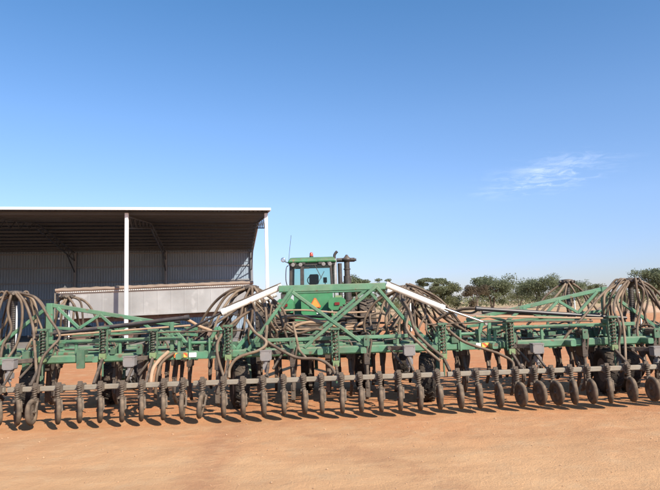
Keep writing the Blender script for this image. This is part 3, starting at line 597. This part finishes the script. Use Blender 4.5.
LEN=28.; DEP=19.5; EZ=6.62; RZ=7.62
def sheet(p0,pu,pv,nu,amp,nrm,th=0):
    """ribbed sheet: p0 corner, pu run across ribs, pv along ribs"""
    vs=[];fs=[]; nrm=V(nrm)
    pat=[(0,0),(.35,0),(.45,1),(.6,1),(.7,0)]
    us=[]
    for i in range(nu):
        for a,h in pat: us.append(((i+a)/nu,h))
    us.append((1,0))
    for a,h in us:
        q=p0+pu*a+nrm*amp*h; vs+=[q,q+pv]
    fs=[(2*i,2*i+1,2*i+3,2*i+2) for i in range(len(us)-1)]
    return MB().add(vs,fs)
# roof slopes (ribs run down the slope)
ov=.45
Q(sheet(sh(-.18,-ov,EZ+.12-ov*.1),dS*(LEN+.3),dD*(DEP/2+ov)+V((0,0,RZ-EZ+ov*.1)),120,.035,(0,0,1)),'roof_sheet',M['roofsh'])
Q(sheet(sh(-.18,DEP/2,RZ+.12),dS*(LEN+.3),dD*(DEP/2+.2)+V((0,0,-(RZ-EZ)-.02)),120,.035,(0,0,1)),'roof_sheet',M['roofsh'])
Q(MB().bar(sh(-.22,-ov-.03,EZ+.13),sh(LEN,-ov-.03,EZ+.13),.05,.13),'front_gutter',M['wsteel'])
for z0,z1,d0,d1 in ((EZ+.08,RZ+.10,-ov,DEP/2-.02),(RZ+.10,EZ+.06,DEP/2+.02,DEP+.2)):
    Q(MB().bar(sh(-.2,d0,z0+.03),sh(-.2,d1,z1+.03),.03,.14),'barge_flashing',M['wsteel'])
Q(sheet(sh(0,DEP+.14,0),dS*LEN,V((0,0,EZ+.05)),140,.035,dD),'back_wall',M['wallsh'])
Q(sheet(sh(LEN,0,0),dD*(DEP+.1),V((0,0,EZ+.05)),90,.035,dS),'end_wall',M['wallsh'])
for z in (1.4,2.8,4.1,5.3,6.4): Q(MB().bar(sh(.1,DEP+.06,z),sh(LEN-.1,DEP+.06,z),.06,.11),'wall_girt',M['girt'])
npn=9
for k in range(npn):
    t=(k+.3)/npn; d=DEP/2*t; z=EZ+(RZ-EZ)*t
    Q(MB().bar(sh(-.12,d,z-.0),sh(LEN,d,z-.0),.07,.17),'purlin',M['purl'])
    Q(MB().bar(sh(-.12,DEP-d,z-.0),sh(LEN,DEP-d,z-.0),.07,.17),'purlin',M['purl'])
for s in (0,7,14,21,28):
    Q(MB().bar(sh(s,0,-.1),sh(s,0,EZ-.02),.17,.17,up=(0,1,0)),'post',M['wsteel'])
    Q(MB().bar(sh(s,DEP-.1,-.1),sh(s,DEP-.1,EZ-.1),.20,.20,up=(0,1,0)),'rear_post',M['girt'])
    # lattice rafters: top chord, bottom chord, webs
    m=MB(); N_=12
    top=[];bot=[]
    for i in range(2*N_+1):
        t=i/(2*N_); d=.12+(DEP-.3)*t; h=1-abs(2*t-1); z=EZ-.16+(RZ-EZ)*h
        dep=.62-.28*h; top.append(sh(s,d,z)); bot.append(sh(s,d,z-dep))
    for a,b in zip(top[:-1],top[1:]): m.bar(a,b,.08,.06)
    for a,b in zip(bot[:-1],bot[1:]): m.bar(a,b,.08,.06)
    for i in range(2*N_):
        m.bar(top[i],bot[i+1],.04,.04) if i%2 else m.bar(bot[i],top[i+1],.04,.04)
    m.bar(bot[2*N_-3],sh(s,DEP-.12,4.9),.08,.08)
    Q(m,'rafter',M['purl'])
fl=MB(); q0=[sh(.1,-.3,0),sh(LEN,-.3,0),sh(LEN,DEP+.1,0),sh(.1,DEP+.1,0)]  # unseen grey floor, added to cut orange bounce light inside the shed
fl.add([p+V((0,0,.05)) for p in q0]+[p-V((0,0,.2)) for p in q0],[(3,2,1,0),(0,1,5,4),(1,2,6,5),(2,3,7,6),(3,0,4,7)])
M['slab']=mat('grey_bounce_floor',(.20,.20,.20),.9,scale=2,bump=.3,bscale=8,dust=.1)
tag(fl.build('added_bounce_floor',M['slab']),kind='structure')
# ---------------------------------------------------------------- grain trailer under the shed front
a=W(59,300,30.1); b=W(250,300,32.2)
TA=V((a.x,a.y,0)); tb=V((b.x,b.y,0)); tx=(tb-TA).normalized(); tn=V((-tx.y,tx.x,0)); LN=(tb-TA).length
TA=TA+tn*.15
GT=empty('grain_trailer',TA); tag(GT,'long pale grey grain trailer with a rolled tan tarpaulin parked under the shed','trailer')
def g(s,d,z): return tx*s+tn*d+V((0,0,z+s*.020))
M['trail']=mat('pale_galvanised_side',(.32,.315,.30),.5,.35,var=.25,scale=.45,dust=.12,dustcol=(.36,.31,.26),wear=(.42,.41,.39))
def hopper():
    m=MB(); zt=2.72; zb=1.42; D=2.3
    for side,dd in ((0,0),(1,D)):
        ns=int(LN/.62); pts=[]
    # outer side sheets with shallow pressed panels
    ns=14; vs=[];fs=[]
    cols=[]
    for i in range(ns):
        for t,o in((0.02,0),(.04,.0),(.06,.004),(.94,.004),(.96,0)): cols.append(((i+t)/ns*LN,o))
    cols.append((LN,0))
    for s,o in cols: vs+=[g(s,o,zb),g(s,o,zb+.12),g(s,o,zt-.12),g(s,o-.02,zt)]
    for i in range(len(cols)-1):
        for j in range(3): fs.append((4*i+j,4*(i+1)+j,4*(i+1)+j+1,4*i+j+1))
    m.add(vs,fs)
    m.add([g(s,D,z) for s,z in((0,zb),(LN,zb),(LN,zt),(0,zt))],[(0,1,2,3)])
    m.add([g(0,0,zb),g(0,D,zb),g(0,D,zt+.22),g(0,D/2,zt+.42),g(0,0,zt)],[(0,1,2,3,4)]); m.add([g(LN,0,zb),g(LN,D,zb),g(LN,D,zt+.1),g(LN,0,zt)],[(3,2,1,0)])
    m.bar(g(-.05,-.03,zt),g(LN+.05,-.03,zt),.09,.09); m.bar(g(-.05,-.03,zb),g(LN+.05,-.03,zb),.08,.1)
    return m
hp=hopper().build('trailer_body',M['trail'],GT)
m=MB(); zt=2.76; N_=60
vs=[];fs=[];nn=9
for i in range(N_+1):
    s=-.15+(LN+.3)*i/N_; sag=.015*math.sin(i*1.9)+.01*math.sin(i*.7)
    for j in range(nn):
        t=math.pi*j/(nn-1); dd=1.15-1.22*math.cos(t)
        if j==0: q=g(s,-.09,zt-.05+sag)
        else: q=g(s,dd,zt+.24*math.sin(t)**.6+sag)
        vs.append(q)
for i in range(N_):
    for j in range(nn-1): fs.append((i*nn+j,(i+1)*nn+j,(i+1)*nn+j+1,i*nn+j+1))
m.add(vs,fs,True); tp=m.build('tarpaulin',M['tarp'],GT)
MB().tube([g(-.2+(LN+.4)*i/30,-.06,zt+.09+.012*math.sin(i*2.1)) for i in range(31)],.085,10).build('tarpaulin_roll',M['tarp'],tp)
# lacing under the tarp edge
m=MB()
for i in range(95): m.box(g(.05+i*(LN-.1)/94,-.085,zt-.035),(.035,.015,.05),rz=math.atan2(tx.y,tx.x))
m.build('tarp_hook',M['plast'],tp)
m=MB(); m.bar(g(.1,.4,1.25),g(LN-.1,.4,1.25),.12,.24); m.bar(g(.1,1.9,1.25),g(LN-.1,1.9,1.25),.12,.24)
for i in range(9): m.bar(g(.4+i*(LN-.8)/8,.1,1.33),g(.4+i*(LN-.8)/8,2.2,1.33),.08,.1)
m.build('chassis',M['rust'],GT)
m=MB(); m.bar(g(-.22,0,1.4),g(-.22,0,2.75),.05,.05); m.bar(g(-.22,.5,1.4),g(-.22,.5,2.75),.05,.05)
for k in range(6): m.bar(g(-.22,0,1.5+.22*k),g(-.22,.5,1.5+.22*k),.03,.03)
m.build('end_ladder',M['steel'],GT)
for s in (1.0,2.15,3.3,7.3,8.4):
    for d in (.25,2.0):
        t=MB(); Rr=.5; w=.26; c=tx*s+tn*d+V((0,0,Rr)); t.lathe(c,tn,[(-w*.36,Rr*.55),(-w*.5,Rr*.75),(-w*.45,Rr*.96),(0,Rr),(w*.45,Rr*.96),(w*.5,Rr*.75),(w*.36,Rr*.55)],26); o=t.build('wheel',M['tyre'],GT)
        q=MB(); q.lathe(c,tn,[(-w*.38,Rr*.54),(-.03,Rr*.48),(-.03,.1),(w*.38,.1),(w*.38,Rr*.54)],20); q.build('rim',M['rust'],o)
for s in (1.0,2.15,3.3,7.3,8.4):
    m=MB(); m.cyl(tx*s+tn*.2+V((0,0,.5)),tx*s+tn*2.1+V((0,0,.5)),.07); m.bar(tx*s+tn*.5+V((0,0,.5)),tx*s+tn*.5+V((0,0,1.2)),.08,.3)
    m.build('axle',M['rust'],GT)
# ---------------------------------------------------------------- trees
def leafmat(name,c):
    m=mat(name,c,.7,var=.35,scale=.35,spec=.25); N=m.node_tree.nodes; K=m.node_tree.links; b=N['Principled BSDF']
    t=N.new('ShaderNodeBsdfTranslucent'); K.new(b.inputs['Base Color'].links[0].from_socket,t.inputs[0]); x=N.new('ShaderNodeMixShader'); x.inputs[0].default_value=.42
    K.new(b.outputs[0],x.inputs[1]); K.new(t.outputs[0],x.inputs[2]); K.new(x.outputs[0],N['Material Output'].inputs[0]); return m
M['leaf']=leafmat('grey_green_gum_leaves',(.175,.19,.105)); M['leaf2']=leafmat('olive_gum_leaves',(.20,.20,.10)); M['leaf3']=leafmat('brownish_leaves',(.16,.12,.075)); M['bark']=mat('grey_brown_bark',(.16,.115,.085),.9,scale=3,dust=.1)
def tree_mesh(seed,h,w,leafn=3400,clumps=16,base=.14,flat=.68,umbrella=False):
    R=random.Random(seed); tr=MB(); cs=[]
    nst=R.choice([2,3,3])
    for k in range(nst):
        a=R.uniform(0,6.28); lean=R.uniform(.12,.3)*w
        top=V((math.cos(a)*lean,math.sin(a)*lean,h*R.uniform(.55,.75)))
        mid=V((top.x*.35+R.uniform(-.2,.2),top.y*.35,h*.35)); tr.tube(spline([(R.uniform(-.15,.15),R.uniform(-.15,.15),-.1),mid,top],5),.16*h/6,7,taper=.35)
        for j in range(5):
            t=R.uniform(.45,1); s0=mid.lerp(top,t); aa=R.uniform(0,6.28); e=V((math.cos(aa)*w*R.uniform(.25,.46),math.sin(aa)*w*R.uniform(.25,.46),h*R.uniform(.5,.9)))
            tr.tube(spline([s0,(s0+e)/2+V((0,0,.2)),e],4),.06*h/6,5,taper=.3); cs.append((e,R.uniform(.14,.22)*w))
    clumps=int(clumps*1.9)
    while len(cs)<clumps:
        a=R.uniform(0,6.28); rr=math.sqrt(R.random())*w*.42; z=h*((R.uniform(.72,.92)) if umbrella else R.uniform(base,.90)); 
        zmax=h*(.97-.35*(rr/(w*.5))**2); cs.append((V((math.cos(a)*rr,math.sin(a)*rr,min(z,zmax))),R.uniform(.10,.20)*w))
    lf=MB(); per=int(leafn*3.2)//len(cs)
    for c,r in cs:
        for k in range(per):
            d=V((R.gauss(0,1),R.gauss(0,1),R.gauss(0,1))).normalized()*(R.random()**.45)*r*R.uniform(.8,1.15); d.z*=flat
            p=c+d
            if p.z<h*base*.3: continue
            n=V((R.gauss(0,1),R.gauss(0,1),R.gauss(0,1)+.4)).normalized(); u=n.orthogonal().normalized(); u.rotate(Matrix.Rotation(R.uniform(0,6.28),3,n)); v=n.cross(u); s=R.uniform(.08,.19)*h/6
            lf.add([p-u*s,p+v*s*.5,p+u*s,p-v*s*.5],[(0,1,2,3)])
    return tr,lf
def tree(u,vtop,width,Y,seed,label,leaf='leaf',name='gum_tree',group='gum trees along the far side of the yard',dead=False,**k):
    top=W(u,vtop,Y); h=top.z*1.06; w=width*.96*Y/FPX; root=empty(name,(top.x,Y,0),random.Random(seed).uniform(0,6)); tag(root,label,'tree',group)
    tr,lf=tree_mesh(seed,h,w,**k); tr.build('trunk',M['bark'],root); lf.build('crown',M[leaf],root)
tree(431.5,276.5,36,118,31,'thin umbrella topped tree standing tallest just right of the white lift cylinder',umbrella=True,clumps=12,leafn=1800,base=.6,flat=.35)
tree(446,284,38,125,32,'dense rounded olive tree under the umbrella topped tree','leaf2',clumps=22,leafn=3600)
tree(476,285,26,116,33,'brown tinged tree at the left side of the broad grey green tree','leaf3',clumps=12,leafn=2000)
tree(491,277,46,122,34,'broad grey green tree with lumpy crown, nearest right of the black fold cylinder tip',clumps=22,leafn=3800)
tree(519,290,30,140,35,'low olive tree filling the dip between the two broad grey green trees','leaf2',clumps=12,leafn=1800)
tree(538,278,50,124,36,'broad grey green tree behind the left hoses of the far right distributor',clumps=22,leafn=3800)
tree(570,281,36,130,37,'grey green tree directly behind the far right distributor tower',clumps=18,leafn=2800)
tree(592,285,26,134,38,'smaller olive tree just left of the green wing truss post','leaf2',clumps=12,leafn=1800)
tree(616,297,34,170,39,'low distant tree seen between the green post and the right tower',clumps=12,leafn=1600)
tree(652,270,40,100,40,'tall open crowned tree at the right edge of the photo',clumps=18,leafn=3000,base=.35)
tree(634,291,36,112,41,'short bushy tree below the tall tree at the right edge','leaf2',clumps=14,leafn=2200)
tree(676,276,40,104,42,'olive tree just past the right edge beside the tall open crowned one','leaf2',clumps=16,leafn=2400)
tree(357,276,32,128,43,'rounded tree showing beside the tractor air intake',clumps=16,leafn=2600)
tree(385,278,20,120,44,'sparse spindly tree above the right end of the green truss',clumps=7,leafn=700,flat=.4,base=.5)
tree(407,288,32,132,45,'low olive tree behind the white lift cylinder','leaf2',clumps=14,leafn=2000)
tree(374,288,26,140,46,'low dark tree behind the brown hoses right of the tractor',clumps=12,leafn=1600)
# far scrub reading as one mass
R=random.Random(9); m=MB()
for k in range(15000):
    x=R.uniform(-60,130); y=R.uniform(165,215); hmax=3.2+1.5*noise.noise(V((x*.08,y*.05,0)))+.8*noise.noise(V((x*.3,0,2))); z=max(.1,hmax*R.random()**.7)
    n=V((R.gauss(0,1),R.gauss(0,1),R.gauss(0,1))).normalized(); u=n.orthogonal().normalized(); v=n.cross(u); s=R.uniform(.2,.42); p=V((x,y,z)); m.add([p-u*s,p+v*s*.6,p+u*s,p-v*s*.6],[(0,1,2,3)])
tag(m.build('far_scrub',M['leaf2']),'low distant scrub forming the horizon behind the gum trees','scrub',kind='stuff')
# dirt mounds to the right
def mound(u,v,Y,w,h,seed,label):
    p=W(u,v,Y); vs=[];n=22; mm=MB()
    for j in range(n+1):
        for i in range(n+1):
            x=(i/n-.5)*2; y=(j/n-.5)*2; r=min(1,math.hypot(x,y)); z=h*(math.cos(r*math.pi)*.5+.5)*(1+.5*noise.noise(V((x*2.5+seed,y*2.5,1))))+.12*h*noise.noise(V((x*9+seed,y*9,1)))*(1-r)-.04
            vs.append((x*w/2,y*w*.3,z))
    mm.add(vs,[(j*(n+1)+i,j*(n+1)+i+1,(j+1)*(n+1)+i+1,(j+1)*(n+1)+i) for j in range(n) for i in range(n)],True)
    o=mm.build('dirt_mound',M['mound'],loc=(p.x,Y,0)); tag(o,label,'mound','earth mounds beyond the machinery')
M['mound']=mat('pale_red_earth',(.36,.235,.155),.95,var=.25,scale=1.2,bump=.4,bscale=3)
mound(643,311,62,5,1.1,1,'pale earth mound behind the right hose tower'); mound(608,309,75,5,.8,2,'lower earth mound left of the pale mound behind the right hose tower'); mound(505,310,75,12,.9,3,'long low bank of earth below the broad trees')
# ---------------------------------------------------------------- cirrus sheets, sky, sun, camera
def cloudmat():
    m=bpy.data.materials.new('thin_ice_cloud'); m.use_nodes=True; N=m.node_tree.nodes; K=m.node_tree.links; N.remove(N['Principled BSDF'])
    tc=N.new('ShaderNodeTexCoord'); 
    def nz(sc,s,det,rot,off):
        mp=N.new('ShaderNodeMapping'); mp.inputs['Scale'].default_value=sc; mp.inputs['Rotation'].default_value=(0,0,rot); mp.inputs['Location'].default_value=off; K.new(tc.outputs['Generated'],mp.inputs[0])
        n=N.new('ShaderNodeTexNoise'); n.inputs['Scale'].default_value=s; n.inputs['Detail'].default_value=det; n.inputs['Roughness'].default_value=.6; n.inputs['Distortion'].default_value=.4; K.new(mp.outputs[0],n.inputs['Vector']); return n.outputs['Fac']
    a=nz((2.0,8.5,1),1.5,9,.16,(.3,.1,0)); b=nz((2,2,1),1.3,3,0,(2,1,0))
    def mth(op,x,y):
        n=N.new('ShaderNodeMath'); n.operation=op; n.use_clamp=False
        for i,q in enumerate((x,y)):
            if isinstance(q,(int,float)): n.inputs[i].default_value=q
            else: K.new(q,n.inputs[i])
        return n.outputs[0]
    sx=N.new('ShaderNodeSeparateXYZ'); K.new(tc.outputs['Generated'],sx.inputs[0])
    dx=mth('MULTIPLY',mth('SUBTRACT',sx.outputs['X'],.5),2.05); dy=mth('MULTIPLY',mth('SUBTRACT',sx.outputs['Y'],.5),2.05)
    rr=mth('POWER',mth('ADD',mth('MULTIPLY',dx,dx),mth('MULTIPLY',dy,dy)),.5)
    fall=N.new('ShaderNodeMapRange'); K.new(rr,fall.inputs['Value']); fall.interpolation_type='SMOOTHSTEP'; fall.inputs['From Min'].default_value=.05; fall.inputs['From Max'].default_value=1.; fall.inputs['To Min'].default_value=1; fall.inputs['To Max'].default_value=0
    v=mth('ADD',mth('MULTIPLY',a,.6),mth('MULTIPLY',b,.4))
    mr=N.new('ShaderNodeMapRange'); K.new(v,mr.inputs['Value']); mr.inputs['From Min'].default_value=.43; mr.inputs['From Max'].default_value=.72; mr.inputs['To Max'].default_value=.44; mr.interpolation_type='SMOOTHSTEP'
    f=mth('MULTIPLY',mr.outputs['Result'],fall.outputs['Result'])
    t=N.new('ShaderNodeBsdfTransparent'); d=N.new('ShaderNodeBsdfDiffuse'); d.inputs[0].default_value=(.9,.9,.92,1); q=N.new('ShaderNodeBsdfTranslucent'); q.inputs[0].default_value=(.95,.95,.97,1); ads=N.new('ShaderNodeAddShader'); K.new(d.outputs[0],ads.inputs[0]); K.new(q.outputs[0],ads.inputs[1])
    mx=N.new('ShaderNodeMixShader'); K.new(f,mx.inputs[0]); K.new(t.outputs[0],mx.inputs[1]); K.new(ads.outputs[0],mx.inputs[2]); K.new(mx.outputs[0],N['Material Output'].inputs[0]); return m
M['cloud']=cloudmat()
def atz(u,v,z): d=ray(u,v); return CAM+d*((z-CAM.z)/d.z)
CZ=5200
c0=atz(545,178,CZ); near=atz(545,154,CZ); far=atz(545,202,CZ); lft=atz(484,178,CZ); rgt=atz(608,178,CZ)
m=MB(); n=24; ca=V(((rgt-lft).x*.66,0,0)); cb=V((0,abs((far-near).y)*.62,0))
m.add([c0+ca*(2*i/n-1)+cb*(2*j/n-1)+V((0,0,120*noise.noise(V((i*.4,j*.4,0))))) for j in range(n+1) for i in range(n+1)],[(j*(n+1)+i,j*(n+1)+i+1,(j+1)*(n+1)+i+1,(j+1)*(n+1)+i) for j in range(n) for i in range(n)],True)
m.v=[tuple(V(v)-c0) for v in m.v]
tag(m.build('cloud',M['cloud'],loc=c0),'thin white wisps of high cloud in the blue sky at right','cloud',kind='structure')
SKYR=[(0,(.58,.56,.64)),(.9,(.72,1,1)),(.06,(.70,.70,.80)),(.16,(.90,.90,.92)),(.30,(.86,.98,.98)),(.5,(.62,.95,.98))]
sunv=V((.85,-1.1,1.0)).normalized()
w=bpy.data.worlds.new('World'); S_.world=w; w.use_nodes=True; N=w.node_tree.nodes; K=w.node_tree.links
sk=N.new('ShaderNodeTexSky'); sk.sky_type='NISHITA'; sk.sun_disc=False; sk.sun_elevation=math.asin(sunv.z); sk.sun_rotation=math.atan2(sunv.x,sunv.y); sk.altitude=200; sk.air_density=1.0; sk.dust_density=.25; sk.ozone_density=3.0
tint=N.new('ShaderNodeMix'); tint.data_type='RGBA'; tint.blend_type='MULTIPLY'; tint.inputs['Factor'].default_value=1; tint.inputs['B'].default_value=(.93,.95,1.10,1); K.new(sk.outputs[0],tint.inputs['A']); 
tcw=N.new('ShaderNodeTexCoord'); sxw=N.new('ShaderNodeSeparateXYZ'); K.new(tcw.outputs['Generated'],sxw.inputs[0])
rw=N.new('ShaderNodeValToRGB'); K.new(sxw.outputs['Z'],rw.inputs[0]); el=rw.color_ramp.elements
for i,(p,c) in enumerate(SKYR):
    e=el[i] if i<2 else el.new(p)
    e.position=p; e.color=(*c,1)
t2=N.new('ShaderNodeMix'); t2.data_type='RGBA'; t2.blend_type='MULTIPLY'; t2.inputs['Factor'].default_value=1; K.new(tint.outputs['Result'],t2.inputs['A']); K.new(rw.outputs[0],t2.inputs['B'])
K.new(t2.outputs['Result'],N['Background'].inputs[0]); N['Background'].inputs[1].default_value=.09
sl=bpy.data.lights.new('sun','SUN'); sl.energy=3.6; sl.angle=rad(.5); sl.color=(1,.93,.82); so=bpy.data.objects.new('sun',sl); COL.objects.link(so); so.rotation_euler=sunv.to_track_quat('Z','Y').to_euler()
cd=bpy.data.cameras.new('camera'); co=bpy.data.objects.new('camera',cd); COL.objects.link(co); S_.camera=co
cd.sensor_width=36; cd.lens=36*FPX/660; cd.clip_end=80000; cd.clip_start=.05
Mx=Matrix((( Rt.x,Up.x,-Fw.x,CAM.x),(Rt.y,Up.y,-Fw.y,CAM.y),(Rt.z,Up.z,-Fw.z,CAM.z),(0,0,0,1))); co.matrix_world=Mx
S_.view_settings.view_transform='Standard'; S_.view_settings.look='None'; S_.view_settings.gamma=1; S_.view_settings.exposure=.95; S_.view_settings.use_curve_mapping=False
S_.render.engine='CYCLES'
